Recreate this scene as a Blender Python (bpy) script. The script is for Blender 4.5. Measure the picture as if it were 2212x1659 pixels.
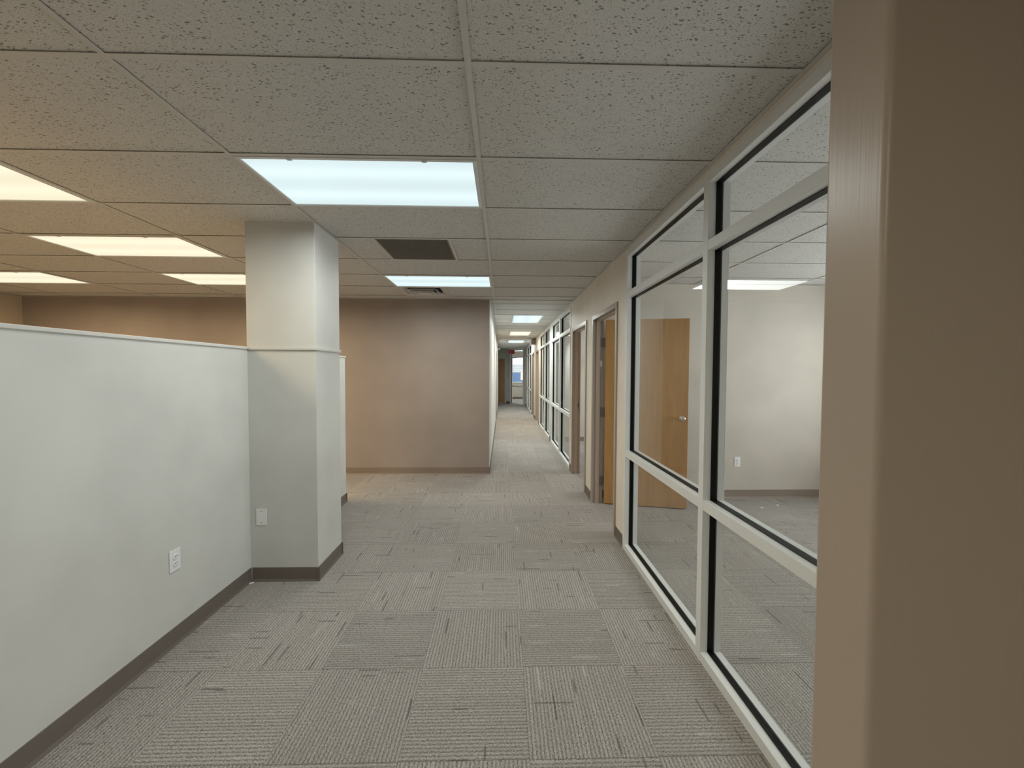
import bpy, bmesh, math, random
from mathutils import Matrix, Vector

random.seed(7)
scene = bpy.context.scene
for o in list(bpy.data.objects):
    bpy.data.objects.remove(o, do_unlink=True)
COL = scene.collection

# ------------------------------------------------------------------ camera
W_PX, H_PX = 2212.0, 1659.0
F_PX = 860.62
YAW, PITCH, ROLL = 0.0245, 0.0319, -0.00395     # right, down, roll (radians)
CAM_H = 1.5432
C = 2.597                                        # ceiling height
def cam_matrix():
    cy, sy = math.cos(YAW), math.sin(YAW)
    A = Matrix(((cy, -sy, 0), (0, 0, 1), (sy, cy, 0)))
    cp, sp = math.cos(PITCH), math.sin(PITCH)
    P = Matrix(((1, 0, 0), (0, cp, sp), (0, -sp, cp)))
    cr, sr = math.cos(ROLL), math.sin(ROLL)
    Q = Matrix(((cr, -sr, 0), (sr, cr, 0), (0, 0, 1)))
    M = Q @ P @ A                                # world -> right, up, forward
    r, u, f = Vector(M[0]), Vector(M[1]), Vector(M[2])
    R3 = Matrix((r, u, -f)).transposed()
    m = R3.to_4x4(); m.translation = Vector((0, 0, CAM_H))
    return m
cam_d = bpy.data.cameras.new('camera')
cam = bpy.data.objects.new('camera', cam_d); COL.objects.link(cam)
cam_d.sensor_fit = 'HORIZONTAL'; cam_d.sensor_width = 36.0
cam_d.lens = 36.0 * F_PX / W_PX
cam_d.clip_start = 0.02
cam_d.dof.use_dof = True; cam_d.dof.focus_distance = 3.6; cam_d.dof.aperture_fstop = 6.5
cam.matrix_world = cam_matrix()
scene.camera = cam

# ------------------------------------------------------------------ daylight, exposure
world = bpy.data.worlds.new('World'); scene.world = world; world.use_nodes = True
bg = world.node_tree.nodes['Background']
bg.inputs[0].default_value = (0.95, 0.98, 1.0, 1); bg.inputs[1].default_value = 6.8
vs = scene.view_settings
vs.view_transform = 'Standard'; vs.look = 'None'; vs.gamma = 1.0; vs.exposure = 0.0
vs.use_curve_mapping = False

COOL = (0.96, 1.0, 0.96); WARM = (1.0, 0.77, 0.47); SOFTWARM = (1.0, 0.90, 0.70); BACK = (1.0, 0.97, 0.85)
P_COOL, P_WARM, P_HALL, P_BACK = 18.5, 21.5, 34.0, 24.0
def portal(loc, rot, sx, sy):
    d = bpy.data.lights.new('window_portal', 'AREA'); d.shape = 'RECTANGLE'; d.size = sx; d.size_y = sy
    d.cycles.is_portal = True
    o = bpy.data.objects.new('window_portal', d); COL.objects.link(o); o.location = loc; o.rotation_euler = rot

# ------------------------------------------------------------------ materials
def S(r, g, b):
    f = lambda v: (v / 255 / 12.92) if v / 255 <= 0.04045 else ((v / 255 + 0.055) / 1.055) ** 2.4
    return (f(r), f(g), f(b), 1)
MATS = {}
class NT:
    def __init__(s, name):
        s.m = bpy.data.materials.new(name); s.m.use_nodes = True
        s.t = s.m.node_tree; s.b = s.t.nodes['Principled BSDF']; s.out = s.t.nodes['Material Output']
    def n(s, kind, **kw):
        nd = s.t.nodes.new(kind)
        for k, v in kw.items():
            if k in ('op',): nd.operation = v
            else: setattr(nd, k, v)
        return nd
    def put(s, sock, v):
        if isinstance(v, bpy.types.NodeSocket): s.t.links.new(v, sock)
        elif v is not None: sock.default_value = v
    def math(s, op, a, b=None, c=None, clamp=False):
        nd = s.n('ShaderNodeMath', op=op); nd.use_clamp = clamp
        s.put(nd.inputs[0], a); s.put(nd.inputs[1], b); s.put(nd.inputs[2], c)
        return nd.outputs[0]
    def vmath(s, op, a, b=None):
        nd = s.n('ShaderNodeVectorMath', op=op)
        s.put(nd.inputs[0], a); s.put(nd.inputs[1], b); return nd.outputs[0]
    def mix(s, f, a, b, blend='MIX'):
        nd = s.n('ShaderNodeMixRGB', blend_type=blend)
        s.put(nd.inputs[0], f); s.put(nd.inputs[1], a); s.put(nd.inputs[2], b); return nd.outputs[0]
    def noise(s, vec, scale, detail=2, rough=0.5, dist=0):
        nd = s.n('ShaderNodeTexNoise'); s.put(nd.inputs['Vector'], vec)
        nd.inputs['Scale'].default_value = scale; nd.inputs['Detail'].default_value = detail
        nd.inputs['Roughness'].default_value = rough; nd.inputs['Distortion'].default_value = dist
        return nd.outputs['Fac']
    def ramp(s, f, lo, hi, a=0.0, b=1.0):
        nd = s.n('ShaderNodeMapRange'); nd.clamp = True
        s.put(nd.inputs['Value'], f)
        nd.inputs['From Min'].default_value = lo; nd.inputs['From Max'].default_value = hi
        nd.inputs['To Min'].default_value = a; nd.inputs['To Max'].default_value = b
        return nd.outputs[0]
    def bump(s, h, strength, dist=0.002):
        nd = s.n('ShaderNodeBump'); nd.inputs['Strength'].default_value = strength
        nd.inputs['Distance'].default_value = dist; s.put(nd.inputs['Height'], h)
        s.put(s.b.inputs['Normal'], nd.outputs[0])
    def done(s, key):
        MATS[key] = s.m; return s.m
    def pos(s): return s.n('ShaderNodeNewGeometry').outputs['Position']
    def obj(s): return s.n('ShaderNodeTexCoord').outputs['Object']

def paint(key, col, rough=0.6, var=0.03, peel=0.15, spec=0.3):
    t = NT(key); p = t.pos()
    n1 = t.noise(p, 2.2, 3); n2 = t.noise(p, 260, 2)
    dark = tuple(c * (1 - 2 * var) for c in col[:3]) + (1,); lite = tuple(min(1, c * (1 + 2 * var)) for c in col[:3]) + (1,)
    t.put(t.b.inputs['Base Color'], t.mix(t.ramp(n1, .3, .7), dark, lite))
    t.b.inputs['Roughness'].default_value = rough; t.b.inputs['Specular IOR Level'].default_value = spec
    t.bump(n2, peel, 0.0006)
    return t.done(key)
paint('wall_white', (0.615, 0.615, 0.585, 1), 0.5)
paint('wall_office', (0.545, 0.50, 0.435, 1), 0.55)  # off-white darkened in the colour to offset strong daylight in the offices
paint('wall_hall', (0.74, 0.685, 0.60, 1), 0.5)  # the same off-white, lightened in the colour to brighten the hallway side
paint('grille_grey', (0.24, 0.215, 0.185, 1), 0.5, .02, .0)
paint('wall_taupe', (0.345, 0.29, 0.255, 1), 0.55)
paint('wall_beige', (0.45, 0.36, 0.26, 1), 0.6)
paint('vinyl_base', (0.155, 0.130, 0.110, 1), 0.5, .03, .05)
paint('vinyl_base_taupe', (0.25, 0.195, 0.155, 1), 0.5, .03, .05)
paint('cap_white', (0.62, 0.61, 0.58, 1), 0.4, .02, .05)
paint('alu_white', (0.70, 0.715, 0.70, 1), 0.38, .01, .03, .5)
paint('tee_white', (0.60, 0.58, 0.545, 1), 0.5, .02, .03)
paint('plastic_white', (0.80, 0.81, 0.82, 1), 0.35, .01, .0, .5)
paint('plastic_grey', (0.22, 0.19, 0.16, 1), 0.5, .02, .0)
paint('rubber_black', (0.004, 0.004, 0.004, 1), 0.45, .0, .0, .2)
paint('slot_dark', (0.03, 0.03, 0.03, 1), 0.6, .0, .0)
paint('plenum', (0.05, 0.048, 0.045, 1), 0.9, .0, .0, .1)
paint('slab', (0.06, 0.055, 0.05, 1), 0.9, .0, .0, .1)
paint('sign_red', (0.45, 0.035, 0.03, 1), 0.4, .02, .0)
paint('sign_letter', (0.75, 0.30, 0.27, 1), 0.4, .02, .0)
paint('blind_white', (0.8, 0.82, 0.85, 1), 0.5, .0, .0)
paint('brick_blue', (0.022, 0.042, 0.085, 1), 0.7, .05, .0)
paint('paper', (0.85, 0.85, 0.84, 1), 0.6, .0, .0)

t = NT('frame_taupe'); p = t.pos()                # semi-gloss enamel on steel frames, brushed on vertically
v = t.vmath('MULTIPLY', p, (150, 150, 1.6)); n = t.noise(v, 1.0, 2)
t.b.inputs['Base Color'].default_value = (0.375, 0.312, 0.255, 1)
t.b.inputs['Roughness'].default_value = 0.32; t.b.inputs['Specular IOR Level'].default_value = 0.42
t.bump(n, 0.34, 0.0010); t.done('frame_taupe')

t = NT('chrome'); t.b.inputs['Metallic'].default_value = 1; t.b.inputs['Roughness'].default_value = 0.22
p = t.pos(); n = t.noise(p, 90, 2); t.put(t.b.inputs['Base Color'], t.mix(n, (0.62, 0.58, 0.53, 1), (0.76, 0.73, 0.68, 1))); t.done('chrome')
t = NT('hinge_steel'); t.b.inputs['Metallic'].default_value = 0.7; t.b.inputs['Roughness'].default_value = 0.4
p = t.pos(); n = t.noise(p, 60, 2); t.put(t.b.inputs['Base Color'], t.mix(n, (0.20, 0.18, 0.17, 1), (0.26, 0.24, 0.22, 1))); t.done('hinge_steel')

t = NT('birch'); p = t.obj()
v = t.vmath('MULTIPLY', p, (7, 7, 0.9)); n1 = t.noise(v, 1.3, 4, .55, .6)
v2 = t.vmath('MULTIPLY', p, (120, 120, 3)); n2 = t.noise(v2, 1.0, 3)
c1 = t.mix(t.ramp(n1, .3, .72), (0.35, 0.185, 0.062, 1), (0.48, 0.27, 0.095, 1))
c2 = t.mix(t.ramp(n2, .35, .75, 0, .28), c1, (0.28, 0.14, 0.045, 1))
t.put(t.b.inputs['Base Color'], c2); t.b.inputs['Roughness'].default_value = 0.38
t.bump(n2, .06, .0005); t.done('birch')

def glass(key, tint):
    m = bpy.data.materials.new(key); m.use_nodes = True; tr = m.node_tree; tr.nodes.clear()
    out = tr.nodes.new('ShaderNodeOutputMaterial'); mx = tr.nodes.new('ShaderNodeMixShader')
    tp = tr.nodes.new('ShaderNodeBsdfTransparent'); gl = tr.nodes.new('ShaderNodeBsdfGlossy')
    fr = tr.nodes.new('ShaderNodeFresnel'); geo = tr.nodes.new('ShaderNodeNewGeometry')
    fr.inputs['IOR'].default_value = 1.5; gl.inputs['Roughness'].default_value = 0.0
    tp.inputs[0].default_value = tint
    inv = tr.nodes.new('ShaderNodeMath'); inv.operation = 'SUBTRACT'; inv.inputs[0].default_value = 1
    ml = tr.nodes.new('ShaderNodeMath'); ml.operation = 'MULTIPLY'
    m2 = tr.nodes.new('ShaderNodeMath'); m2.operation = 'MULTIPLY'; m2.inputs[1].default_value = 1.35; m2.use_clamp = True
    L = tr.links.new
    L(geo.outputs['Backfacing'], inv.inputs[1]); L(inv.outputs[0], ml.inputs[0]); L(fr.outputs[0], ml.inputs[1])
    L(ml.outputs[0], m2.inputs[0]); L(m2.outputs[0], mx.inputs[0]); L(tp.outputs[0], mx.inputs[1]); L(gl.outputs[0], mx.inputs[2])
    L(mx.outputs[0], out.inputs[0]); MATS[key] = m
glass('glass', (0.955, 0.965, 0.96, 1))

def emit(key, col, lo, hi, axis):
    t = NT(key); p = t.obj()
    sep = t.n('ShaderNodeSeparateXYZ'); t.put(sep.inputs[0], p)
    u = sep.outputs[axis]                           # across the tubes
    a = t.math('ABSOLUTE', u); d = t.math('SUBTRACT', a, 0.135); d2 = t.math('MULTIPLY', d, d)
    g = t.math('POWER', 2.718, t.math('MULTIPLY', d2, -190.0))
    w = t.n('ShaderNodeTexChecker'); w.inputs['Scale'].default_value = 90
    t.put(w.inputs['Vector'], p)
    st = t.math('ADD', t.math('MULTIPLY', g, hi - lo), lo)
    st = t.math('MULTIPLY', st, t.math('ADD', t.math('MULTIPLY', w.outputs['Fac'], .05), .95))
    t.b.inputs['Base Color'].default_value = (0.05, 0.05, 0.05, 1)
    t.b.inputs['Roughness'].default_value = 0.4
    t.b.inputs['Emission Color'].default_value = col
    t.put(t.b.inputs['Emission Strength'], st)
    t.done(key)
for ax in (0, 1):
    emit('lens_cool%d' % ax, (0.80, 0.97, 1.0, 1), 0.88, 1.02, ax)
    emit('lens_warm%d' % ax, (1.0, 0.93, 0.70, 1), 0.92, 1.04, ax)
    emit('lens_hallwarm%d' % ax, (1.0, 0.96, 0.76, 1), 0.95, 1.05, ax)

# lay-in mineral fibre tile: fissures and pinholes
t = NT('ceiling_tile'); p = t.obj()
rnd = t.n('ShaderNodeObjectInfo').outputs['Random']
off = t.n('ShaderNodeCombineXYZ'); t.put(off.inputs[0], t.math('MULTIPLY', rnd, 91.7)); t.put(off.inputs[1], t.math('MULTIPLY', rnd, 47.3))
q = t.vmath('ADD', p, off.outputs[0])
wn = t.n('ShaderNodeTexNoise'); t.put(wn.inputs['Vector'], q); wn.inputs['Scale'].default_value = 14; wn.inputs['Detail'].default_value = 2
wv = t.vmath('MULTIPLY', t.vmath('SUBTRACT', wn.outputs['Color'], (.5, .5, .5)), (.035, .035, 0))
qw = t.vmath('ADD', q, wv)
def pits(vec, scale, rlo, rhi, keep):
    vo = t.n('ShaderNodeTexVoronoi'); t.put(vo.inputs['Vector'], vec); vo.inputs['Scale'].default_value = scale
    vo.inputs['Randomness'].default_value = 1.0
    sp = t.n('ShaderNodeSeparateColor'); t.put(sp.inputs[0], vo.outputs['Color'])
    rad = t.ramp(sp.outputs[0], keep, 1.0, rlo, rhi)
    on = t.math('GREATER_THAN', sp.outputs[0], keep)
    e = t.math('SUBTRACT', rad, vo.outputs['Distance'])
    return t.math('MULTIPLY', t.ramp(e, 0.0, 0.10), on)
rot = t.n('ShaderNodeMapping'); t.put(rot.inputs['Vector'], qw); rot.inputs['Rotation'].default_value = (0, 0, 0.35); rot.inputs['Scale'].default_value = (0.42, 1.0, 1.0)
p1 = pits(rot.outputs[0], 125, .12, .40, .22)
p2 = pits(qw, 165, .14, .36, .42)
pm = t.math('MAXIMUM', p1, p2)
g = t.noise(q, 320, 2); g2 = t.noise(q, 3.0, 2)
base = t.mix(t.ramp(g, .35, .65), (0.56, 0.548, 0.522, 1), (0.69, 0.678, 0.65, 1))
base = t.mix(t.ramp(g2, .3, .7, 0, .10), base, (0.54, 0.52, 0.485, 1))
t.put(t.b.inputs['Base Color'], t.mix(t.math('MULTIPLY', pm, .66), base, (0.05, 0.047, 0.042, 1)))
t.b.inputs['Roughness'].default_value = 0.9; t.b.inputs['Specular IOR Level'].default_value = 0.1
t.bump(t.math('ADD', t.math('MULTIPLY', pm, -1.0), t.math('MULTIPLY', g, .25)), 0.5, 0.002)
t.done('ceiling_tile')

# carpet tile: loop-pile ribs along U, darker yarn dashes
def carpet(key, rib_along_x):
    t = NT(key)
    uv = t.n('ShaderNodeUVMap'); uv.uv_map = 'UVMap'
    rnd = t.n('ShaderNodeObjectInfo').outputs['Random']
    off = t.n('ShaderNodeCombineXYZ'); t.put(off.inputs[0], t.math('MULTIPLY', rnd, 37.1)); t.put(off.inputs[1], t.math('MULTIPLY', t.math('FLOOR', t.math('MULTIPLY', rnd, 900)), 0.0340))
    q = t.vmath('ADD', uv.outputs[0], off.outputs[0])
    sep = t.n('ShaderNodeSeparateXYZ'); t.put(sep.inputs[0], q)
    u, v = sep.outputs[0], sep.outputs[1]
    PITCHR = 0.0170
    wob = t.noise(t.vmath('MULTIPLY', q, (130, 60, 1)), 1.0, 2)
    vw = t.math('ADD', v, t.math('MULTIPLY', t.math('SUBTRACT', wob, .5), .016))
    ph = t.math('DIVIDE', vw, PITCHR)
    line = t.math('FLOOR', ph)
    tri = t.math('PINGPONG', ph, 0.5)                       # 0 in the groove, .5 on the rib
    rib = t.ramp(tri, .06, .34)
    wn = t.n('ShaderNodeTexWhiteNoise', noise_dimensions='1D'); t.put(wn.inputs['W'], line)
    lr = wn.outputs['Value']
    l2 = t.math('FLOOR', t.math('DIVIDE', t.math('ADD', v, t.math('MULTIPLY', t.math('SUBTRACT', wob, .5), .004)), PITCHR * .55))
    lp = t.n('ShaderNodeCombineXYZ'); t.put(lp.inputs[0], t.math('MULTIPLY', u, 2.3)); t.put(lp.inputs[1], t.math('MULTIPLY', l2, 3.77))
    dash = t.ramp(t.noise(lp.outputs[0], 1.0, 1), .70, .72)        # dark yarn runs on single ribs
    lp2 = t.n('ShaderNodeCombineXYZ'); t.put(lp2.inputs[0], t.math('MULTIPLY', u, 4.0)); t.put(lp2.inputs[1], t.math('MULTIPLY', line, 5.31))
    lite = t.ramp(t.noise(lp2.outputs[0], 1.0, 1), .66, .74)
    cl = t.math('FLOOR', t.math('DIVIDE', t.math('ADD', u, t.math('MULTIPLY', t.math('SUBTRACT', wob, .5), .004)), PITCHR * .55))
    cp = t.n('ShaderNodeCombineXYZ'); t.put(cp.inputs[0], t.math('MULTIPLY', cl, 4.13)); t.put(cp.inputs[1], t.math('MULTIPLY', v, 2.3))
    dashx = t.ramp(t.noise(cp.outputs[0], 1.0, 1), .71, .73)     # and a few across them
    loop = t.noise(t.vmath('MULTIPLY', q, (120, 210, 1)), 1.0, 3, .6)
    big = t.noise(q, 3.5, 3)
    tuft = t.math('ADD', t.math('MULTIPLY', rib, .38), t.math('MULTIPLY', t.ramp(loop, .34, .68), .66), clamp=True)
    col = t.mix(tuft, (0.090, 0.079, 0.069, 1), (0.58, 0.54, 0.50, 1))
    col = t.mix(t.math('MULTIPLY', lr, .22), col, (0.22, 0.20, 0.178, 1))
    col = t.mix(t.math('MULTIPLY', lite, .28), col, (0.62, 0.59, 0.55, 1))
    col = t.mix(t.math('MULTIPLY', dash, .62), col, (0.085, 0.074, 0.066, 1))
    col = t.mix(t.math('MULTIPLY', dashx, .55), col, (0.085, 0.074, 0.066, 1))
    col = t.mix(t.ramp(big, .35, .7, 0, .16), col, (0.26, 0.235, 0.21, 1))
    hv = t.n('ShaderNodeHueSaturation'); t.put(hv.inputs['Color'], col); t.put(hv.inputs['Value'], t.ramp(rnd, 0, 1, .94, 1.07))
    t.put(t.b.inputs['Base Color'], hv.outputs[0])
    t.b.inputs['Roughness'].default_value = 0.95; t.b.inputs['Specular IOR Level'].default_value = 0.05
    t.bump(tuft, 0.55, 0.003)
    t.done(key)
carpet('carpet', True)

# ------------------------------------------------------------------ builders
WLOC = {}                                        # world location of every object made here
def tag(o, label=None, cat=None, group=None, kind=None):
    if label: o['label'] = label
    if cat: o['category'] = cat
    if group: o['group'] = group
    if kind: o['kind'] = kind
    return o
def empty(name, loc, label=None, cat=None, group=None, kind=None):
    o = bpy.data.objects.new(name, None); COL.objects.link(o); o.location = loc; o.empty_display_size = .1
    WLOC[o] = Vector(loc); return tag(o, label, cat, group, kind)
def link(name, me, center, parent, mat):
    o = bpy.data.objects.new(name, me); COL.objects.link(o)
    WLOC[o] = Vector(center)
    if parent is not None:
        o.parent = parent; o.location = WLOC[o] - WLOC[parent]
    else: o.location = center
    if mat and not me.materials: me.materials.append(MATS[mat])
    return o
CACHE = {}
def box_mesh(name, dx, dy, dz, mat, bev):
    k = (round(dx, 5), round(dy, 5), round(dz, 5), mat, bev)
    if k in CACHE: return CACHE[k]
    bm = bmesh.new(); bmesh.ops.create_cube(bm, size=1.0)
    bmesh.ops.scale(bm, vec=(dx, dy, dz), verts=bm.verts)
    if bev: bmesh.ops.bevel(bm, geom=list(bm.edges), offset=bev, segments=2, profile=0.6, affect='EDGES')
    me = bpy.data.meshes.new(name); bm.to_mesh(me); bm.free(); me.materials.append(MATS[mat])
    CACHE[k] = me; return me
def piece(name, x0, x1, y0, y1, z0, z1, mat, parent=None, bev=0.0):
    me = box_mesh(name, x1 - x0, y1 - y0, z1 - z0, mat, bev)
    return link(name, me, ((x0 + x1) / 2, (y0 + y1) / 2, (z0 + z1) / 2), parent, None)
class MB:                                        # several boxes / prisms / lathes that are one part
    def __init__(s): s.bm = bmesh.new()
    def box(s, x0, x1, y0, y1, z0, z1, bev=0.0):
        b = bmesh.new(); bmesh.ops.create_cube(b, size=1.0)
        bmesh.ops.scale(b, vec=(x1 - x0, y1 - y0, z1 - z0), verts=b.verts)
        if bev: bmesh.ops.bevel(b, geom=list(b.edges), offset=bev, segments=2, profile=.6, affect='EDGES')
        bmesh.ops.translate(b, vec=((x0 + x1) / 2, (y0 + y1) / 2, (z0 + z1) / 2), verts=b.verts)
        return s.add(b)
    def add(s, b):
        me = bpy.data.meshes.new('tmp'); b.to_mesh(me); b.free(); s.bm.from_mesh(me); bpy.data.meshes.remove(me); return s
    def lathe(s, prof, center, axis='z', seg=24):
        b = bmesh.new(); rings = []
        for r, h in prof:
            rings.append([b.verts.new((r * math.cos(2 * math.pi * k / seg), r * math.sin(2 * math.pi * k / seg), h)) for k in range(seg)])
        for i in range(len(rings) - 1):
            for k in range(seg):
                b.faces.new((rings[i][k], rings[i][(k + 1) % seg], rings[i + 1][(k + 1) % seg], rings[i + 1][k]))
        b.faces.new(rings[0][::-1]); b.faces.new(rings[-1])
        if axis == '-y': bmesh.ops.rotate(b, matrix=Matrix.Rotation(math.pi / 2, 3, 'X'), verts=b.verts)
        if axis == '-x': bmesh.ops.rotate(b, matrix=Matrix.Rotation(-math.pi / 2, 3, 'Y'), verts=b.verts)
        if axis == 'x': bmesh.ops.rotate(b, matrix=Matrix.Rotation(math.pi / 2, 3, 'Y'), verts=b.verts)
        bmesh.ops.translate(b, vec=center, verts=b.verts); return s.add(b)
    def prism(s, pts, y0, y1, axis='y'):         # profile (a, z) swept along an axis
        b = bmesh.new()
        f = (lambda a, z, y: (a, y, z)) if axis == 'y' else (lambda a, z, y: (y, a, z))
        A = [b.verts.new(f(a, z, y0)) for a, z in pts]; B = [b.verts.new(f(a, z, y1)) for a, z in pts]
        n = len(pts)
        for i in range(n): b.faces.new((A[i], A[(i + 1) % n], B[(i + 1) % n], B[i]))
        b.faces.new(A[::-1]); b.faces.new(B)
        bmesh.ops.recalc_face_normals(b, faces=b.faces); return s.add(b)
    def xform(s, M): bmesh.ops.transform(s.bm, matrix=M, verts=s.bm.verts); return s
    def build(s, name, mat, parent=None, smooth=False):
        xs = [v.co.copy() for v in s.bm.verts]
        lo = Vector([min(c[i] for c in xs) for i in range(3)]); hi = Vector([max(c[i] for c in xs) for i in range(3)])
        c = (lo + hi) / 2
        bmesh.ops.translate(s.bm, vec=-c, verts=s.bm.verts)
        me = bpy.data.meshes.new(name); s.bm.to_mesh(me); s.bm.free()
        if smooth:
            for f in me.polygons: f.use_smooth = True
        return link(name, me, c, parent, mat)
def struct(o, label, cat): return tag(o, label, cat, kind='structure')

# ------------------------------------------------------------------ plan
XR = 1.058                                       # corridor side of the right-hand frames
XW = 1.066                                       # right-hand drywall face
XI = 1.172                                       # office side of the frames
XL = -1.832                                      # half-height wall face
YF = 5.955                                       # taupe wall face
XC = -0.190                                      # left corridor wall face
XLEFT = -6.93
XE = 4.40                                        # exterior wall, inner face
YB = -3.40                                       # wall behind
YE = 19.22                                       # corridor end wall
YX = 22.3                                        # last room's far wall
D12, D23, D34 = 4.78, 8.735, 13.10               # faces of walls between the offices

# ------------------------------------------------------------------ floor: slab and carpet tiles
floor = struct(piece('floor', XLEFT - .2, XE + .2, YB - .2, YX + .2, -0.12, -0.012, 'slab'), 'grey ribbed carpet tile floor laid in a quarter-turn checkerboard', 'floor')
PX, PY = 0.5215, 0.4985; TX0, TY0 = 0.113, 2.033
def tile_mesh(rot):
    me = bpy.data.meshes.new('carpet_tile'); g = .0003; e = .0012
    a, b = PX / 2 - g, PY / 2 - g
    vs_ = [(-a, -b, -.010), (a, -b, -.010), (a, b, -.010), (-a, b, -.010), (-a, -b, -.0010), (a, -b, -.0010), (a, b, -.0010), (-a, b, -.0010),
           (-a + e, -b + e, 0), (a - e, -b + e, 0), (a - e, b - e, 0), (-a + e, b - e, 0)]
    fs = [(0, 3, 2, 1)] + [(i, (i + 1) % 4, 4 + (i + 1) % 4, 4 + i) for i in range(4)] + [(4 + i, 4 + (i + 1) % 4, 8 + (i + 1) % 4, 8 + i) for i in range(4)] + [(8, 9, 10, 11)]
    me.from_pydata(vs_, [], fs); uvl = me.uv_layers.new(name='UVMap')
    for lp in me.loops:
        x, y, z = vs_[lp.vertex_index]
        uvl.data[lp.index].uv = (x + 3, y + 3) if rot else (y + 3, x + 3)
    me.materials.append(MATS['carpet']); return me
TM = [tile_mesh(False), tile_mesh(True)]
zones = [(XLEFT, 4.45, YB, YX)]
def floor_area(x, y):                            # where somebody can stand
    if x > XE or x < XLEFT or y > YX: return False
    if y > YF + .1 and x < XC - .3: return False
    return True
cy_, sy_ = math.cos(YAW), math.sin(YAW)
cells = []
for i in range(-14, 9):
    for j in range(-11, 42):
        cx, cyy = TX0 + (i + .5) * PX, TY0 + (j + .5) * PY
        if not floor_area(cx, cyy): continue
        fwd = sy_ * cx + cy_ * cyy; rgt = cy_ * cx - sy_ * cyy
        seen = fwd > 1.15 and abs(rgt) < 1.33 * fwd + .4
        if cx < XL - .3 and cyy < 4.6: seen = False          # behind the half-height wall
        if cx < XL - 1.6: seen = False
        if cx > XI and (cx - 1.1) > .55 * cyy: seen = False
        cells.append((0 if seen else 1, math.hypot(cx, cyy), cx, cyy, (i + j + 1) % 2))
cells.sort()
for k, (ns, d, cx, cyy, r) in enumerate(cells[:300]):
    link('carpet_tile', TM[r], (cx, cyy, 0), floor, None)
fv, ff, fuv = [], [], []
for k, (ns, d, cx, cyy, r) in enumerate(cells[300:]):
    me = TM[r]; b0 = len(fv); ou, ov = (k % 53) * 1.37, (k % 97) * 0.833
    fv += [(v.co.x + cx, v.co.y + cyy, v.co.z) for v in me.vertices]
    uvd = me.uv_layers[0].data
    for pl in me.polygons:
        ff.append([b0 + i for i in pl.vertices]); fuv += [(uvd[l].uv[0] + ou, uvd[l].uv[1] + ov) for l in pl.loop_indices]
me = bpy.data.meshes.new('carpet_tile_field'); me.from_pydata(fv, [], ff); uvl = me.uv_layers.new(name='UVMap')
for l, u in zip(uvl.data, fuv): l.uv = u
o = link('carpet_tile_field', me, (0, 0, 0), floor, 'carpet')
tag(o, kind='stuff')

# ------------------------------------------------------------------ ceiling: tees, tiles
ceiling = struct(piece('ceiling', XLEFT - .2, XE + .2, YB - .2, YX + .2, C + .10, C + .16, 'plenum'), 'suspended ceiling of grey-white fissured lay-in tiles in a tee grid', 'ceiling')
TT = 0.6096; GX0, GY0 = -0.1206, 1.4066
gx = lambda i: GX0 + i * 2 * TT
gy = lambda j: GY0 + j * TT
FL = .0115
EX1_ = GX0 + 2 * TT; EX0_ = EX1_ - TT - .02
LIGHTS = [  # column, row, span rows, orientation, tone
    (-1, 1, 'cool'), (-1, 5, 'cool'), (-3, 1, 'warm'), (-3, 3, 'warm'), (-3, 5, 'warm'), (-5, 5, 'warm'), (-5, 1, 'warm'), (-5, 3, 'warm'), (-3, -1, 'warm'), (-3, -3, 'warm'), (-1, -5, 'back')]
OCC = {(c, r) for c, r, _ in LIGHTS} | {(-1, 3), (-1, 6)}
def ctile(x0, x1, y0, y1):
    if x1 - x0 < .03 or y1 - y0 < .03: return
    piece('ceiling_tile', x0 + .004, x1 - .004, y0 + .004, y1 - .004, C + .0055, C + .020, 'ceiling_tile', ceiling)
def ctee(name, x0, x1, y0, y1, z=0.0):
    piece(name, x0, x1, y0, y1, C + z, C + z + .0014, 'tee_white', ceiling)
def grid(x0, x1, y0, y1, occ=(), skip_cols=None):
    i0 = math.floor((x0 - GX0) / (2 * TT)); i1 = math.ceil((x1 - GX0) / (2 * TT))
    j0 = math.floor((y0 - GY0) / TT); j1 = math.ceil((y1 - GY0) / TT)
    for i in range(i0, i1 + 1):
        if x0 + .03 < gx(i) < x1 - .03: ctee('main_runner', gx(i) - FL, gx(i) + FL, y0, y1)
    for i in range(i0, i1):
        a, b = max(gx(i), x0), min(gx(i + 1), x1)
        if b - a < .03: continue
        for j in range(j0, j1 + 1):
            if y0 + .03 < gy(j) < y1 - .03 and (i, j, 'h') not in occ:
                ctee('cross_tee', a + (FL if a == gx(i) else 0), b - (FL if b == gx(i + 1) else 0), gy(j) - FL, gy(j) + FL, .0002)
        for j in range(j0, j1):
            c_, d_ = max(gy(j), y0), min(gy(j + 1), y1)
            if (i, j) in occ or d_ - c_ < .03: continue
            ctile(a, b, c_, d_)
    for nm, r in (('a', (x0, x1, y0, y0 + .022)), ('b', (x0, x1, y1 - .022, y1)), ('c', (x0, x0 + .022, y0 + .022, y1 - .022)), ('d', (x1 - .022, x1, y0 + .022, y1 - .022))):
        ctee('wall_angle', *r, z=-.0012)
grid(XLEFT, XW, YB, YF, OCC)
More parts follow.
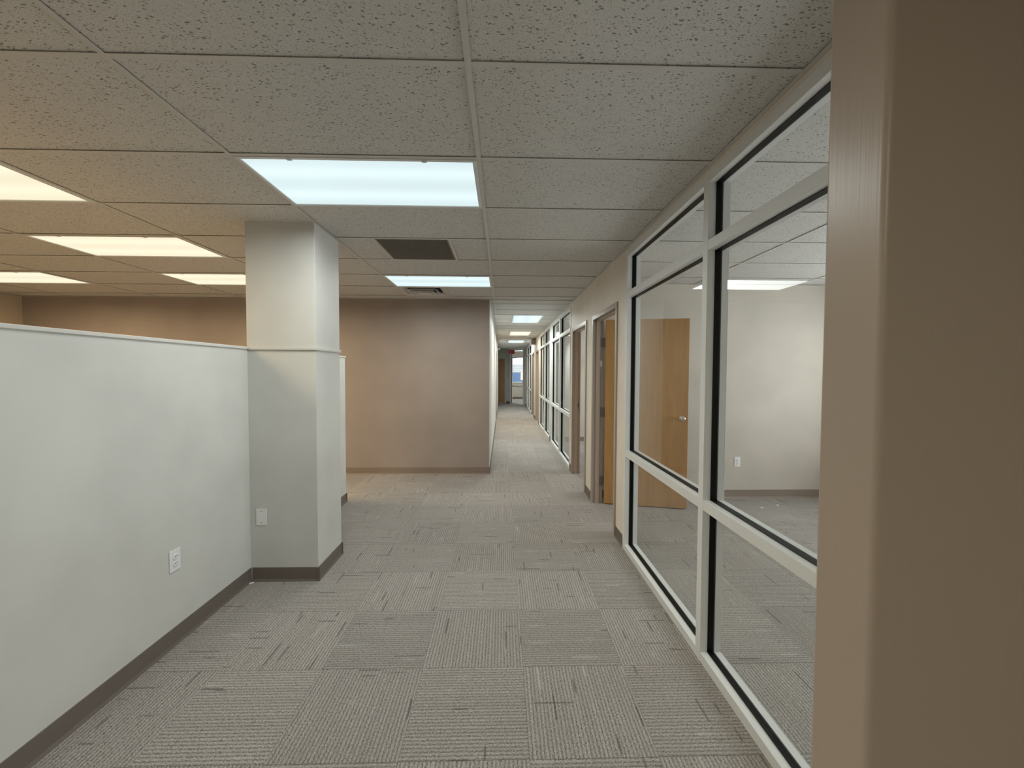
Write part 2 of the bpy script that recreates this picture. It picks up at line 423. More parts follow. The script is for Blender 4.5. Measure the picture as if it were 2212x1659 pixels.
# hall: troffers run lengthwise between short tees
HX0, HX1 = GX0 + .3048, GX0 + .9144
HALL = [(10, 'hallcool'), (15, 'hallwarm'), (20, 'hallcool')]
hocc = set()
for r, _ in HALL: hocc |= {(0, r), (0, r + 1), (0, r + 1, 'h')}
grid(XC, XW, YF + .002, YE, hocc)
for r, _ in HALL:
    a, b = gy(r), gy(r + 2)
    for x in (HX0, HX1): ctee('cross_tee', x - FL, x + FL, a + FL, b - FL)
    for (p0, p1) in ((gx(0), HX0), (HX1, XW)):
        ctile(p0, p1, a, gy(r + 1)); ctile(p0, p1, gy(r + 1), b)
        ctee('cross_tee', p0 + FL, p1 - FL, gy(r + 1) - FL, gy(r + 1) + FL, .0002)
# around the return grille and the diffuser
RG0, RG1 = -1.040, -0.430
ctile(gx(-1), RG0, gy(3), gy(4)); ctile(RG1, gx(0), gy(3), gy(4))
DF1 = gx(-1) + TT
ctile(DF1, gx(0), gy(6), gy(7))
for x in (RG0, RG1): ctee('cross_tee', x - FL, x + FL, gy(3) + FL, gy(4) - FL)
ctee('cross_tee', DF1 - FL, DF1 + FL, gy(6) + FL, gy(7) - FL); 
grid(XI, XE, -0.40, D12)
grid(XI, XE, D12 + .1, D23)
grid(XI, XE, D23 + .1, D34)
grid(XI, XE, D34 + .1, 17.6)
grid(EX0_, XE, YE + .1, YX, {(0, 30), (0, 31), (0, 31, 'h')})
ctee('cross_tee', EX1_ - TT - FL, EX1_ - TT + FL, gy(30) + FL, gy(32) - FL)

# ------------------------------------------------------------------ ceiling lights
def troffer(x0, x1, y0, y1, tone, label, power, axis):
    r = empty('ceiling_light', ((x0 + x1) / 2, (y0 + y1) / 2, C), label, 'ceiling light', 'recessed fluorescent troffers in the ceiling grid')
    w = .020; m = .0125
    a0, a1, b0, b1 = x0 + m, x1 - m, y0 + m, y1 - m
    f = MB()
    f.box(a0, a1, b0, b0 + w, C - .003, C + .012, .0015); f.box(a0, a1, b1 - w, b1, C - .003, C + .012, .0015)
    f.box(a0, a0 + w, b0 + w, b1 - w, C - .003, C + .012, .0015); f.box(a1 - w, a1, b0 + w, b1 - w, C - .003, C + .012, .0015)
    f.build('frame', 'alu_white', r)
    h = MB()
    h.box(x0 + .01, x1 - .01, y0 + .01, y1 - .01, C + .080, C + .084); h.box(x0 + .01, x0 + .014, y0 + .01, y1 - .01, C + .012, C + .080)
    h.box(x1 - .014, x1 - .01, y0 + .01, y1 - .01, C + .012, C + .080); h.box(x0 + .014, x1 - .014, y0 + .01, y0 + .014, C + .012, C + .080)
    h.box(x0 + .014, x1 - .014, y1 - .014, y1 - .01, C + .012, C + .080)
    h.build('housing', 'tee_white', r)
    mk = {'cool': 'lens_cool', 'warm': 'lens_warm', 'hallcool': 'lens_cool', 'hallwarm': 'lens_hallwarm', 'back': 'lens_hallwarm'}[tone]
    piece('diffuser', a0 + w - .001, a1 - w + .001, b0 + w - .001, b1 - w + .001, C + .003, C + .006, mk + str(axis), r)
    for s in (.22, .78):
        if axis == 1: MB().box(a0 + (a1 - a0) * s - .012, a0 + (a1 - a0) * s + .012, b0 + .004, b0 + w + .004, C - .0055, C - .003).build('latch', 'tee_white', r)
    d = bpy.data.lights.new('lamp_light', 'AREA'); d.shape = 'RECTANGLE'; d.size = x1 - x0 - .1; d.size_y = y1 - y0 - .1
    d.color = {'cool': COOL, 'warm': WARM, 'hallcool': COOL, 'hallwarm': SOFTWARM, 'back': BACK}[tone]; d.energy = power
    d.spread = math.radians(172)                 # the prismatic lens cuts off at high angles
    lo = bpy.data.objects.new('lamp_light', d); COL.objects.link(lo); lo.parent = r; lo.location = (0, 0, -.008)
    return r
LBL = {(-1, 1): 'large cool white ceiling light nearest the camera, in front of the column',
       (-1, 5): 'cool white ceiling light in front of the square air diffuser and taupe wall',
       (-3, 1): 'warm ceiling light cut by the left photo edge, above the half-height wall',
       (-3, 3): 'warm ceiling light left of the column, middle of the row over the open office',
       (-3, 5): 'warm ceiling light partly hidden behind the left side of the column',
       (-5, 5): 'warm ceiling light far left, closest to the beige side wall',
       (-3, -1): 'warm ceiling light over the open office, beside the viewer, out of the picture',
       (-3, -3): 'warm ceiling light over the open office, behind the viewer',
       (-1, -5): 'soft white ceiling light in the walkway behind the viewer',
       (-5, 3): 'warm ceiling light over the open office, out to the left beyond the picture, middle row',
       (-5, 1): 'warm ceiling light over the open office, out to the left beyond the picture, near row'}
for c, r, tone in LIGHTS:
    troffer(gx(c), gx(c + 1), gy(r), gy(r + 1), tone, LBL[(c, r)], {'cool': P_COOL, 'warm': P_WARM, 'back': P_BACK}[tone], 1)
for k, (r, tone) in enumerate(HALL):
    troffer(HX0, HX1, gy(r), gy(r + 2), tone, ['first lengthwise ceiling light in the narrow hallway, cool white', 'yellowish lengthwise ceiling light, second in the narrow hallway', 'third and farthest lengthwise ceiling light in the narrow hallway, cool white'][k], P_HALL, 0)

troffer(EX1_ - TT, EX1_, gy(30), gy(32), 'hallcool', 'ceiling light in the last room, seen through the angled glazed front', P_HALL, 0)

# ------------------------------------------------------------------ walls
def wall(name, boxes, mat, label):
    m = MB()
    for b in boxes: m.box(*b)
    return struct(m.build(name, mat), label, 'wall')
CT = C + .03
wall('wall_far', [(XLEFT - .12, XC - .004, YF, YF + .12, -.01, CT)], 'wall_taupe', 'taupe painted wall facing the camera at the end of the open area')
wall('wall_left', [(XLEFT - .12, XLEFT, YB, YF, -.01, CT)], 'wall_beige', 'beige side wall of the open office at far left')
wall('wall_back', [(XLEFT - .12, XW + .1, YB - .12, YB, -.01, CT)], 'wall_white', 'white wall behind the viewer')
wall('wall_corridor_left', [(XC - .004, XC, YF + .001, YF + .12, -.01, CT), (XC - .12, XC, YF + .12, 12.02, -.01, CT), (XC - .12, XC, 12.92, YE, -.01, CT), (XC - .12, XC, 12.02, 12.92, 2.16, CT)], 'wall_white', 'off-white left wall of the narrow hallway')
wall('wall_half_height', [(XL - .12, XL, YB, 2.915, -.01, 1.694)], 'wall_white', 'long half-height grey-white partition wall at left, running up to the column')
wall('wall_half_height_short', [(XL - .12, XL, 3.335, 4.69, -.01, 1.694)], 'wall_white', 'short half-height partition wall behind the column')
m = MB().box(XL - .005, -1.345, 2.915, 3.335, -.01, CT, .004)
struct(m.build('wall_column', 'wall_white'), 'square grey-white column standing at the end of the half-height wall', 'column')
# right-hand wall around the doors and glazing
D1a, D1b, D2a, D2b, D3a, D3b, D4a, D4b = 3.715, 4.62, 5.06, 5.97, 11.62, 12.53, 13.40, 14.31
W1 = (0.74, 3.425); W2 = (6.20, 8.68); W3 = (8.88, 11.42); W4 = (14.50, 17.10)
FW = .05                                          # frame face width
HD = 2.14                                         # door opening height
HW = 2.572                                        # glazing frame height
b = []
def solid(y0, y1, z0=-.01): b.append((XW, XI - .008, y0, y1, z0, CT))
solid(YB, W1[0]); solid(W1[1], D1a - FW); solid(D1b + FW, D2a - FW); solid(D2b + FW, W2[0]); solid(W2[1], W3[0]); solid(W3[1], D3a - FW)
solid(D3b + FW, D4a - FW); solid(D4b + FW, W4[0]); solid(W4[1], 18.02)
for a, c_ in ((D1a, D1b), (D2a, D2b), (D3a, D3b), (D4a, D4b)): solid(a - FW, c_ + FW, HD + FW)
for a, c_ in (W1, W2, W3, W4): solid(a, c_, HW)
wall('wall_right', b, 'wall_hall', 'off-white right-hand wall with doorways and glazed office fronts')
# foreground pier
pb = bmesh.new(); bmesh.ops.create_cube(pb, size=1.0)
bmesh.ops.scale(pb, vec=(XW - .600, .120, CT + .01), verts=pb.verts)
bmesh.ops.bevel(pb, geom=[e for e in pb.edges if abs(e.verts[0].co.z - e.verts[1].co.z) > 1], offset=.010, segments=14, profile=.5, affect='EDGES')
bmesh.ops.translate(pb, vec=((.600 + XW) / 2, .679, (CT - .01) / 2), verts=pb.verts)
m = MB().add(pb)
o = m.build('wall_near_pier', 'frame_taupe'); struct(o, 'taupe glossy painted pier close to the camera at the right edge', 'wall')
# offices
wall('wall_office_divide', [(XI - .008, XE, D12, D12 + .10, -.01, CT)], 'wall_office', 'off-white back wall of the first office behind the open wood door')
wall('wall_office_divide_middle', [(XI - .008, XE, D23, D23 + .10, -.01, CT)], 'wall_office', 'off-white wall between second and third offices')
wall('wall_office_divide_far', [(XI - .008, XE, D34, D34 + .10, -.01, CT)], 'wall_office', 'off-white wall between third and fourth offices')
wall('wall_office_near', [(XI - .008, XE, -.52, -.40, -.01, CT)], 'wall_office', 'off-white near side wall of the first office')
wall('wall_office_end', [(XI - .008, XE, 17.6, 17.72, -.01, CT)], 'wall_office', 'off-white far side wall of the fourth office')
XWIN = [(0.5, 4.3), (5.2, 8.4), (9.2, 12.8), (13.5, 17.3), (19.7, 22.0)]; ZS, ZH = 0.80, 2.42  # last opening is added, out of view, to bring daylight to the hallway end
bb = []; y = YB
for a, c_ in XWIN:
    bb += [(XE, XE + .18, y, a, -.01, CT), (XE, XE + .18, a, c_, -.01, ZS), (XE, XE + .18, a, c_, ZH, CT)]; y = c_
bb.append((XE, XE + .18, y, YX + .12, -.01, CT))
wall('wall_exterior', bb, 'wall_office', 'exterior wall with the office windows')
# hallway end, angled glazing and room beyond
EX0, EY0, EX1, EY1 = 0.41, 18.98, 1.015, 18.20     # the angled glazed front
wall('wall_hall_end', [(XC - .12, XC + .03, YE, YE + .1, -.01, CT), (0.145, EX0 + .02, YE, YE + .1, -.01, CT), (XC + .03, 0.145, YE, YE + .1, 2.16, CT), (EX0 - .08, EX0, EY0, YE, -.01, CT)], 'wall_white', 'white wall around the wood door at the far end of the hallway')
wall('wall_right_end', [(EX1, XW, 18.02, 18.24, -.01, CT), (XW, XI - .008, 18.02, 18.24, -.01, CT), (XI - .01, XE, 18.14, 18.24, -.01, CT)], 'wall_office', 'narrow white wall end beside the angled glazed front')
WX = (0.45, 1.35)
wall('wall_last_room', [(XC - .1, WX[0], YX, YX + .15, -.01, CT), (WX[1], XE, YX, YX + .15, -.01, CT), (WX[0], WX[1], YX, YX + .15, -.01, .90), (WX[0], WX[1], YX, YX + .15, 2.38, CT), (XC - .1, XC, YE + .1, YX, -.01, CT)], 'wall_office', 'cream wall with a window in the room beyond the hallway')

# half wall caps and column band
def capstrip(name, boxes, label):
    m = MB()
    for b in boxes: m.box(*b, .003)
    struct(m.build(name, 'cap_white'), label, 'trim')
capstrip('trim_1', [(XL - .132, XL + .010, YB, 2.915, 1.694, 1.712)], 'white cap strip along the top of the long half-height wall')
capstrip('trim_2', [(XL - .132, XL + .010, 3.335, 4.70, 1.694, 1.712)], 'white cap strip on the short half-height wall behind the column')
m = MB()
zb0, zb1 = 1.690, 1.712
m.box(XL + .010, -1.335, 2.905, 2.9155, zb0, zb1, .003); m.box(-1.3455, -1.335, 2.9155, 3.345, zb0, zb1, .003); m.box(XL + .01, -1.3455, 3.3345, 3.345, zb0, zb1, .003)
struct(m.build('trim_3', 'cap_white'), 'thin white band wrapped around the column at cap height', 'trim')

# ------------------------------------------------------------------ cove base
BH = .102
def base_run(m, x0, y0, x1, y1, nx, ny):          # along a wall, (nx, ny) points into the room
    prof = [(0, 0), (.012, 0), (.0105, .004), (.0045, .016), (.0035, BH - .002), (.0022, BH), (0, BH)]
    if x0 == x1: m.prism([(x0 + nx * d, z) for d, z in prof], y0, y1, 'y')
    else: m.prism([(y0 + ny * d, z) for d, z in prof], x0, x1, 'x')
def baseboard(name, runs, mat, label):
    m = MB()
    for r in runs: base_run(m, *r)
    struct(m.build(name, mat), label, 'baseboard')
baseboard('baseboard_left', [(XL, YB, XL, 2.915, 1, 0)], 'vinyl_base', 'dark taupe vinyl base along the long half-height wall')
baseboard('baseboard_column', [(XL + .012, 2.915, -1.333, 2.915, 0, -1), (-1.345, 2.903, -1.345, 3.347, 1, 0), (XL, 3.335, -1.333, 3.335, 0, 1)], 'vinyl_base', 'dark taupe vinyl base wrapped around the column')
baseboard('baseboard_half_short', [(XL, 3.347, XL, 4.69, 1, 0), (XL - .12, 4.69, XL + .012, 4.69, 0, 1)], 'vinyl_base', 'dark taupe vinyl base on the short half-height wall')
baseboard('baseboard_far', [(XLEFT, YF, XC, YF, 0, -1)], 'vinyl_base_taupe', 'taupe vinyl base along the taupe wall')
baseboard('baseboard_corridor', [(XC, YF, XC, 11.96, 1, 0), (XC, 12.98, XC, YE, 1, 0)], 'vinyl_base', 'vinyl base along the left side of the hallway')
rr = [(XW, a, XW, c_, -1, 0) for a, c_ in ((YB, .60), (W1[1], D1a - FW), (D1b + FW, D2a - FW), (D2b + FW, W2[0]), (W2[1], W3[0]), (W3[1], D3a - FW), (D3b + FW, D4a - FW), (D4b + FW, W4[0]), (W4[1], 18.02))]
baseboard('baseboard_right', rr, 'vinyl_base', 'vinyl base pieces between the doorways on the right-hand wall')
baseboard('baseboard_office', [(XI, D12, XE, D12, 0, -1), (XE, -.4, XE, D12, -1, 0), (XI, D12 + .1, XE, D12 + .1, 0, 1), (XI, D23, XE, D23, 0, -1), (XE, D12 + .1, XE, D23, -1, 0)], 'vinyl_base_taupe', 'taupe vinyl base inside the offices')
baseboard('baseboard_end', [(0.20, YE, EX0 - .08, YE, 0, -1), (EX0 - .08, EY0, EX0, EY0, 0, -1), (XC, YX, XE, YX, 0, -1)], 'vinyl_base', 'dark vinyl base at the far end of the hallway')

# ------------------------------------------------------------------ glazed office fronts
GX = (XR + XI) / 2
def front(name, y0, y1, mid, label, M=None, top=HW):
    """aluminium frame along y between y0 and y1, three rows of panes; M moves it elsewhere"""
    base = Vector((GX, (y0 + y1) / 2, 0)) if M is None else (M @ Vector((GX, (y0 + y1) / 2, 0)))
    r = empty(name, base, label, 'window', None, 'structure')
    def put(nm, mat, *bx, bev=.0015):
        if M is None: return piece(nm, *bx, mat, r, bev)
        return MB().box(*bx, bev).xform(M).build(nm, mat, r)
    posts = [y0 + FW / 2] + list(mid) + [y1 - FW / 2]
    rails = [(.0, .050), (.815, .868), (2.172, 2.224), (2.520, top)]
    for p_ in posts: put('mullion', 'alu_white', XR, XI, p_ - FW / 2, p_ + FW / 2, 0, top)
    for a, b_ in zip(posts[:-1], posts[1:]):
        ya, yb = a + FW / 2, b_ - FW / 2
        for za, zb in rails: put('rail', 'alu_white', XR + .001, XI - .001, ya, yb, za, zb)
        for (z0, z1) in ((rails[0][1], rails[1][0]), (rails[1][1], rails[2][0]), (rails[2][1], rails[3][0])):
            g = MB(); k = .0035; q0, q1 = GX - .018, GX + .018
            g.box(q0, q1, ya, yb, z0, z0 + k); g.box(q0, q1, ya, yb, z1 - k, z1); g.box(q0, q1, ya, ya + k, z0 + k, z1 - k); g.box(q0, q1, yb - k, yb, z0 + k, z1 - k)
            if M is not None: g.xform(M)
            gk = g.build('gasket', 'rubber_black', r)
            pn = MB().box(GX - .003, GX + .003, ya + k, yb - k, z0 + k, z1 - k)
            if M is not None: pn.xform(M)
            pn.build('pane', 'glass', r)
    return r
front('window_1', *W1, [2.078], 'white-framed glazed office front nearest the camera, on the right')
front('window_2', *W2, [7.41], 'white-framed glazed office front beyond the two open doorways')
front('window_3', *W3, [10.05], 'white-framed glazed office front adjoining the second one, farther down the hall')
front('window_4', *W4, [15.8], 'small white-framed glazed front deep down the right side of the hallway')
L_ = math.hypot(EX1 - EX0, EY1 - EY0); th = math.atan2(EX0 - EX1, EY0 - EY1)
Mx = Matrix.Translation((EX1, EY1, 0)) @ Matrix.Rotation(-th, 4, 'Z') @ Matrix.Translation((-GX, 0, 0))
front('window_5', 0.0, L_, [], 'angled glazed front at the hallway end with a bright window behind it', Mx)

def ext_window(name, axis, p0, a0, a1, z0, z1, mids, label, depth=.08):
    """window in an outside wall; axis 'x' = wall plane at x = p0"""
    r = empty(name, ((p0 + .09, (a0 + a1) / 2, z0) if axis == 'x' else ((a0 + a1) / 2, p0 + .09, z0)), label, 'window', None, 'structure')
    f = .045
    def put(nm, mat, u0, u1, zz0, zz1, d0, d1):
        if axis == 'x': piece(nm, p0 + d0, p0 + d1, u0, u1, zz0, zz1, mat, r)
        else: piece(nm, u0, u1, p0 + d0, p0 + d1, zz0, zz1, mat, r)
    put('window_frame', 'alu_white', a0, a1, z0, z0 + f, .06, .13); put('window_frame', 'alu_white', a0, a1, z1 - f, z1, .06, .13)
    es = [a0] + mids + [a1]
    put('window_frame', 'alu_white', a0, a0 + f, z0 + f, z1 - f, .06, .13); put('window_frame', 'alu_white', a1 - f, a1, z0 + f, z1 - f, .06, .13)
    for m_ in mids: put('mullion', 'alu_white', m_ - f / 2, m_ + f / 2, z0 + f, z1 - f, .06, .13)
    put('window_sill', 'cap_white', a0 - .03, a1 + .03, z0 - .025, z0, -.03, .06)
    for a, b_ in zip(es[:-1], es[1:]):
        put('pane', 'glass', a + (f if a == a0 else f / 2), b_ - (f if b_ == a1 else f / 2), z0 + f, z1 - f, .092, .098)
    return r
for k, (a, c_) in enumerate(XWIN):
    ext_window('window_%d' % (7 + k), 'x', XE, a, c_, ZS, ZH, [(a + c_) / 2], ['outside window of the first office', 'outside window of the second office', 'outside window of the third office', 'outside window of the fourth office', 'added unseen side window brightening the room beyond the hallway'][k])
    portal((XE + .19, (a + c_) / 2, (ZS + ZH) / 2), (0, math.radians(90), 0), ZH - ZS, c_ - a)
ext_window('window_6', 'y', YX, WX[0], WX[1], .90, 2.38, [], 'bright window with a half-lowered blind seen at the end of the hallway')
portal(((WX[0] + WX[1]) / 2, YX + .17, 1.64), (math.radians(-90), 0, 0), WX[1] - WX[0], 1.48)

# ------------------------------------------------------------------ doors in the right-hand wall
def steel_frame(r, ya, yb, side, x0=None, x1=None):
    x0 = XR - .006 if x0 is None else x0; x1 = XI + .006 if x1 is None else x1
    xs = x0 + .040 if side > 0 else x1 - .09        # stop
    for (a, b_, s0, s1) in ((ya - FW, ya, ya, ya + .016), (yb, yb + FW, yb - .016, yb)):
        m = MB().box(x0, x1, a, b_, 0, HD + FW, .002); m.box(xs, xs + .045, s0, s1, 0, HD, .001); m.build('jamb', 'frame_taupe', r)
    m = MB().box(x0, x1, ya, yb, HD, HD + FW, .002); m.box(xs, xs + .045, ya, yb, HD - .016, HD, .001); m.build('frame_head', 'frame_taupe', r)
def leaf(r, hinge, ang, width, swing, label, hinge_z=(.25, 1.07, 1.88), knob_both=True):
    """leaf built along +x from the hinge with thickness towards -y*swing, then turned"""
    M = Matrix.Translation((hinge[0], hinge[1], 0)) @ Matrix.Rotation(ang, 4, 'Z')
    t_ = .044; y0, y1 = (-t_, 0) if swing > 0 else (0, t_)
    lf = MB().box(.003, width, y0, y1, .012, HD - .004, .0015).xform(M).build('leaf', 'birch', r); lf['label'] = label
    for sgn, yy in ((-1, y0), (1, y1)):
        ax = '-y'
        kb = MB()
        prof = [(.032, 0), (.032, .004), (.026, .009), (.012, .012), (.010, .030), (.019, .036), (.026, .046), (.0275, .056), (.024, .064), (.012, .068), (.004, .0685)]
        kb.lathe(prof, (0, 0, 0), '-y')
        if sgn > 0: kb.xform(Matrix.Rotation(math.pi, 4, 'Z'))
        kb.xform(M @ Matrix.Translation((width - .062, yy, 1.025))).build('knob', 'chrome', lf, True)
    MB().box(width - .0005, width + .0012, (y0 + y1) / 2 - .0127, (y0 + y1) / 2 + .0127, .995, 1.055).xform(M).build('latch_plate', 'chrome', lf)
    return lf
def hinges(r, x, y, zs):
    for z in zs:
        m = MB().box(x - .055, x, y - .0025, y + .0005, z - .057, z + .057); m.lathe([(.008, -.057), (.008, .057)], (x + .004, y - .006, z), 'z', 12)
        m.build('hinge', 'hinge_steel', r)

d1 = empty('door_1', (XR, (D1a + D1b) / 2, 0), 'open doorway nearest the camera with taupe steel frame and swung-in birch door', 'door', None, 'structure')
steel_frame(d1, D1a, D1b, 1)
ang = math.atan2(-0.205, 0.89)
leaf(d1, (XI + .022, D1b - .010), ang, .905, 1, 'honey birch door leaf swung into the office')
hinges(d1, XI + .012, D1b - .001, (.26, 1.07, 1.88))
st = MB().box(XI - .035, XI - .010, D1b - .0015, D1b, 1.60, 1.67).build('frame_label', 'paper', d1)
d2 = empty('door_2', (XR, (D2a + D2b) / 2, 0), 'second open doorway with taupe steel frame, door out of sight inside', 'door', None, 'structure')
steel_frame(d2, D2a, D2b, 1)
leaf(d2, (XI + .022, D2a + .056), math.radians(3), .905, 1, 'honey birch door leaf swung back inside the second office')
MB().box(XI - .045, XI - .015, D2b - .0015, D2b, .98, 1.09).build('strike_plate', 'hinge_steel', d2)
MB().box(XI - .038, XI - .022, D2b - .0022, D2b - .0014, 1.01, 1.055).build('strike_hole', 'slot_dark', d2)
d3 = empty('door_3', (XR, (D3a + D3b) / 2, 0), 'third doorway with taupe steel frame beyond the glazed fronts', 'door', None, 'structure')
steel_frame(d3, D3a, D3b, 1); leaf(d3, (XI + .022, D3b - .010), math.radians(-12), .905, 1, 'honey birch door leaf')
d4 = empty('door_4', (XR, (D4a + D4b) / 2, 0), 'fourth doorway with taupe steel frame, deep down the right side', 'door', None, 'structure')
steel_frame(d4, D4a, D4b, 1); leaf(d4, (XI + .022, D4a + .056), math.radians(4), .905, 1, 'honey birch door leaf')
d5 = empty('door_5', (XC, 12.47, 0), 'closed door on the left side of the hallway with taupe steel frame', 'door', None, 'structure')
for a, b_ in ((12.02, 12.07), (12.87, 12.92)): MB().box(XC - .11, XC + .014, a, b_, 0, 2.16, .002).build('jamb', 'frame_taupe', d5)
MB().box(XC - .11, XC + .014, 12.07, 12.87, 2.11, 2.16, .002).build('frame_head', 'frame_taupe', d5)
MB().box(XC - .075, XC - .031, 12.072, 12.868, .012, 2.108, .0015).build('leaf', 'birch', d5)
d6 = empty('door_6', (-.02, YE, 0), 'closed honey birch door at the very end of the hallway', 'door', None, 'structure')
MB().box(.095, .145, YE - .012, YE + .10, 0, 2.16, .002).build('jamb', 'frame_taupe', d6)
MB().box(XC + .002, XC + .03, YE - .012, YE + .10, 0, 2.16, .002).build('jamb', 'frame_taupe', d6)
MB().box(XC + .03, .095, YE - .012, YE + .10, 2.11, 2.16, .002).build('frame_head', 'frame_taupe', d6)
MB().box(XC + .032, .093, YE + .03, YE + .074, .012, 2.108, .0015).build('leaf', 'birch', d6)
for z in (.3, 1.07, 1.85): MB().box(.078, .098, YE + .022, YE + .032, z - .057, z + .057).build('hinge', 'hinge_steel', d6)
# ------------------------------------------------------------------ ceiling grilles
r = empty('return_grille', ((RG0 + RG1) / 2, (gy(3) + gy(4)) / 2, C), 'dark grey square return-air grille in the ceiling right of the column', 'vent')
x0, x1, y0, y1 = RG0 + .012, RG1 - .012, gy(3) + .012, gy(4) - .012
f = MB()
for bx in ((x0, x1, y0, y0 + .012), (x0, x1, y1 - .012, y1), (x0, x0 + .012, y0 + .012, y1 - .012), (x1 - .012, x1, y0 + .012, y1 - .012)): f.box(*bx, C + .001, C + .014)
f.build('frame', 'grille_grey', r)
g = MB(); n = 44
for k in range(1, n):
    xx = x0 + .012 + (x1 - x0 - .024) * k / n; g.box(xx - .0009, xx + .0009, y0 + .012, y1 - .012, C + .0015, C + .0135)
for k in range(1, n):
    yy = y0 + .012 + (y1 - y0 - .024) * k / n; g.box(x0 + .012, x1 - .012, yy - .0009, yy + .0009, C + .0016, C + .0134)
o = g.build('eggcrate_core', 'grille_grey', r); o['kind'] = 'stuff'
MB().box(x0, x1, y0, y1, C + .05, C + .052).build('filter', 'plenum', r)

r = empty('air_diffuser', ((gx(-1) + DF1) / 2, (gy(6) + gy(7)) / 2, C), 'white square louvred supply diffuser behind the second ceiling light', 'vent')
x0, x1, y0, y1 = gx(-1) + .012, DF1 - .012, gy(6) + .012, gy(7) - .012
cx, cyy, hs = (x0 + x1) / 2, (y0 + y1) / 2, (x1 - x0) / 2
def cone(h0, z0, h1, z1, th=.0015):
    b = bmesh.new(); R = []
    for h, z in ((h0, z0), (h1, z1), (h1 - .004, z1 + th), (h0 - .004, z0 + th)):
        R.append([b.verts.new((cx + sx * h, cyy + sy * h, z)) for sx, sy in ((-1, -1), (1, -1), (1, 1), (-1, 1))])
    for i in range(4):
        for k in range(4): b.faces.new((R[i][k], R[i][(k + 1) % 4], R[(i + 1) % 4][(k + 1) % 4], R[(i + 1) % 4][k]))
    bmesh.ops.recalc_face_normals(b, faces=b.faces); return b
def annulus(h0, h1, z0, z1):
    return MB().box(cx - h0, cx + h0, cyy - h0, cyy - h1, z0, z1).box(cx - h0, cx + h0, cyy + h1, cyy + h0, z0, z1).box(cx - h0, cx - h1, cyy - h1, cyy + h1, z0, z1).box(cx + h1, cx + h0, cyy - h1, cyy + h1, z0, z1)
m = annulus(hs, hs - .030, C - .0015, C + .002); m.add(cone(hs - .030, C - .0010, hs - .075, C + .030)); m.build('outer_frame', 'tee_white', r)
for h, dz in ((.196, .012), (.138, .020)):
    m = annulus(h, h - .010, C - dz, C - dz + .002); m.add(cone(h - .008, C - dz, h - .046, C + .026)); m.build('louvre', 'tee_white', r)
MB().box(cx - .080, cx + .080, cyy - .080, cyy + .080, C - .029, C - .026, .001).build('centre_plate', 'tee_white', r)
MB().box(x0, x1, y0, y1, C + .075, C + .078).build('duct_back', 'slot_dark', r)

# ------------------------------------------------------------------ wall plates
def outlet(loc, rot, label):
    r = empty('wall_outlet', loc, label, 'outlet'); M = Matrix.Translation(loc) @ Matrix.Rotation(rot, 4, 'Z')   # local: plate in xz, facing -y
    MB().box(-.037, .037, -.006, 0, -.060, .060, .0025).xform(M).build('plate', 'plastic_white', r)
    for z in (.0195, -.0195):
        f = MB().lathe([(.0172, 0), (.0172, .0085), (.0160, .0095)], (0, 0, z), '-y', 24).xform(M).build('receptacle', 'plastic_white', r)
        for sx, h in ((-.0063, .009), (.0063, .0075)): MB().box(sx - .0013, sx + .0013, -.0102, -.0094, z + .003 - h / 2, z + .003 + h / 2).xform(M).build('slot', 'slot_dark', f)
        MB().lathe([(.0026, .0094), (.0026, .0102)], (0, 0, z - .0085), '-y', 12).xform(M).build('ground_hole', 'slot_dark', f)
    MB().lathe([(.0032, .0058), (.0032, .0070)], (0, 0, 0), '-y', 12).xform(M).build('screw', 'chrome', r)
    return r
outlet((XL, 2.243, .480), math.radians(90), 'white duplex outlet on the half-height wall at left')
outlet((2.880, D12, .446), 0, 'white duplex outlet on the first office back wall, seen through the glass')
loc = (-1.749, 2.915, .476); M = Matrix.Translation(loc)
r = empty('blank_wall_plate', loc, 'white blank cover plate low on the front of the column', 'wall plate')
MB().box(-.037, .037, -.006, 0, -.060, .060, .0025).xform(M).build('plate', 'plastic_white', r)
for z in (.042, -.042): MB().lathe([(.0032, .0058), (.0032, .0068)], (0, 0, z), '-y', 12).xform(M).build('screw', 'slot_dark', r)

# ------------------------------------------------------------------ hallway end fittings
r = empty('exit_sign', (.42, 18.60, 2.34), 'red exit sign hanging from the ceiling at the far end of the hallway', 'sign')
MB().box(.262, .578, 18.60, 18.65, 2.345, 2.555, .006).build('housing', 'plastic_white', r)
fc = MB().box(.274, .566, 18.594, 18.600, 2.356, 2.544).build('face', 'sign_red', r)
L7 = {'E': [(0, .2, 0, 1), (.2, 1, .85, 1), (.2, .8, .43, .57), (.2, 1, 0, .15)], 'I': [(.38, .62, 0, 1)], 'T': [(0, 1, .83, 1), (.39, .61, 0, .83)]}
x = .296
for ch in 'EXIT':
    m = MB(); w = .055 if ch != 'I' else .040; z0 = 2.388; h = .125
    if ch == 'X':
        for s in (1, -1): m.add(MB().box(-.0075, .0075, 18.591, 18.5945, -.068, .068).xform(Matrix.Translation((x + w / 2, 0, z0 + h / 2)) @ Matrix.Rotation(s * .40, 4, 'Y')).bm)
    else:
        for a, b_, c_, d_ in L7[ch]: m.box(x + a * w, x + b_ * w, 18.591, 18.5945, z0 + c_ * h, z0 + d_ * h)
    m.build('letter', 'sign_letter', fc); x += w + .012
MB().box(.35, .49, 18.61, 18.64, 2.555, C, .002).build('canopy', 'plastic_white', r)

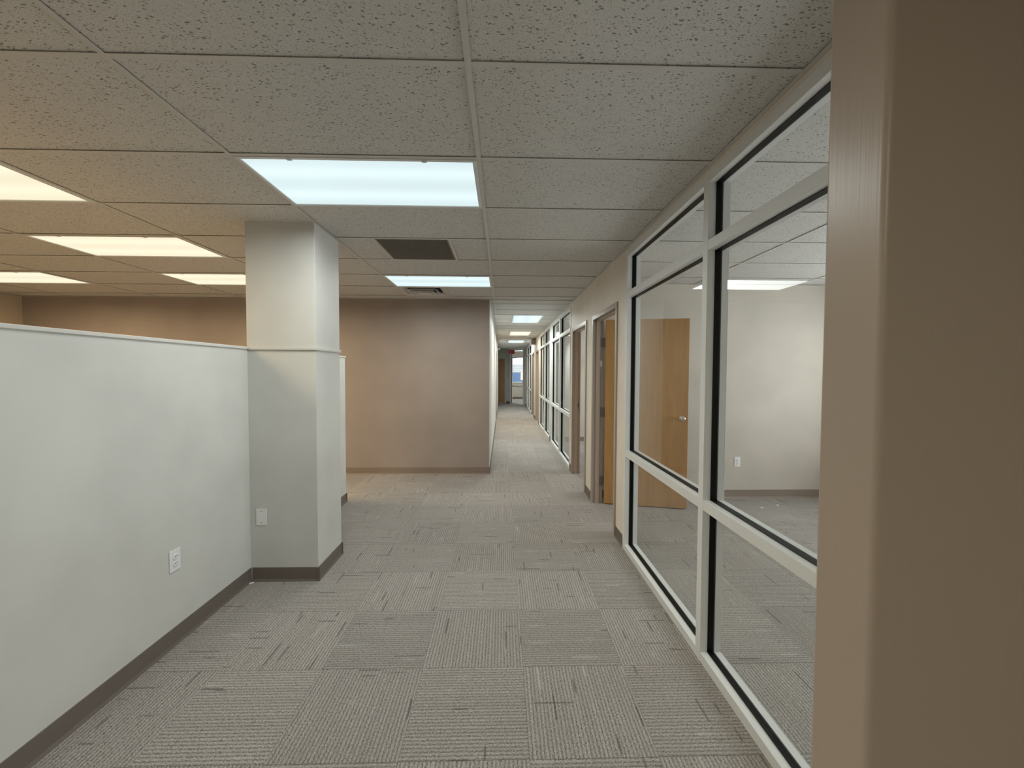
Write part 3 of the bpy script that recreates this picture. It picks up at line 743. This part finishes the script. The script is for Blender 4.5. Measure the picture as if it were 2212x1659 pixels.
r = empty('emergency_light', (.99, 12.85, 2.40), 'small dark box fixture under the ceiling on the right side, deep in the hallway', 'emergency light')
MB().box(.935, XW, 12.72, 12.98, 2.41, 2.575, .008).build('body', 'plastic_grey', r)
for yy in (12.76, 12.94): MB().lathe([(.018, 0), (.042, .03), (.045, .05), (.040, .055)], (.945, yy, 2.44), '-x', 18).build('lamp_head', 'plastic_white', r, True)

r = empty('wall_lamp', (XC, 15.9, 2.44), 'small round white lamp head high on the left hallway wall', 'lamp')
MB().box(XC, XC + .03, 15.86, 15.94, 2.42, 2.56, .004).build('bracket', 'plastic_grey', r)
MB().lathe([(.005, -.046), (.028, -.038), (.042, -.018), (.046, 0), (.042, .018), (.028, .038), (.005, .046)], (XC + .055, 15.9, 2.43), 'z', 20).build('globe', 'plastic_white', r, True)

r = empty('window_blind', (.9, YX, 1.45), 'white horizontal slat blind lowered over the end window', 'blind')
MB().box(WX[0] + .01, WX[1] - .01, YX - .05, YX - .005, 2.33, 2.375, .003).build('headrail', 'blind_white', r)
for k in range(17):
    z = 2.315 - k * .050
    MB().box(WX[0] + .015, WX[1] - .015, -.024, .024, -.0012, .0012).xform(Matrix.Translation((0, YX - .028, z)) @ Matrix.Rotation(math.radians(64), 4, 'X')).build('slat', 'blind_white', r)
MB().box(WX[0] + .015, WX[1] - .015, YX - .045, YX - .012, 1.455, 1.475, .003).build('bottom_rail', 'blind_white', r)

r = empty('neighbour_building', (2, 52, -4), 'blue-grey building outside, glimpsed under the lowered blind', 'building')
MB().box(-14, 18, 52, 60, -4, 2.4).build('wall', 'brick_blue', r)
for k in range(12):
    for z in (-2.6, .4): MB().box(-12 + k * 2.4, -10.9 + k * 2.4, 51.96, 52.0, z, z + 1.3).build('window', 'plastic_grey', r)

# scraps on the carpet
for nm, (x, yy, a), lb in (('paper_scrap', (2.96, 4.42, .4), 'tiny white paper scrap on the office carpet, left of two'), ('paper_scrap', (3.20, 4.50, 1.2), 'tiny white paper scrap on the office carpet, right of two'), ('paper_scrap', (-1.815, 2.885, .5), 'tiny white scrap on the carpet in the corner at the column foot')):
    o = MB().prism([(-.016, 0), (.012, 0), (.018, .003), (-.012, .004)], -.009, .008, 'y').xform(Matrix.Translation((x, yy, .0005)) @ Matrix.Rotation(a, 4, 'Z')).build(nm, 'paper')
    tag(o, lb, 'scrap')
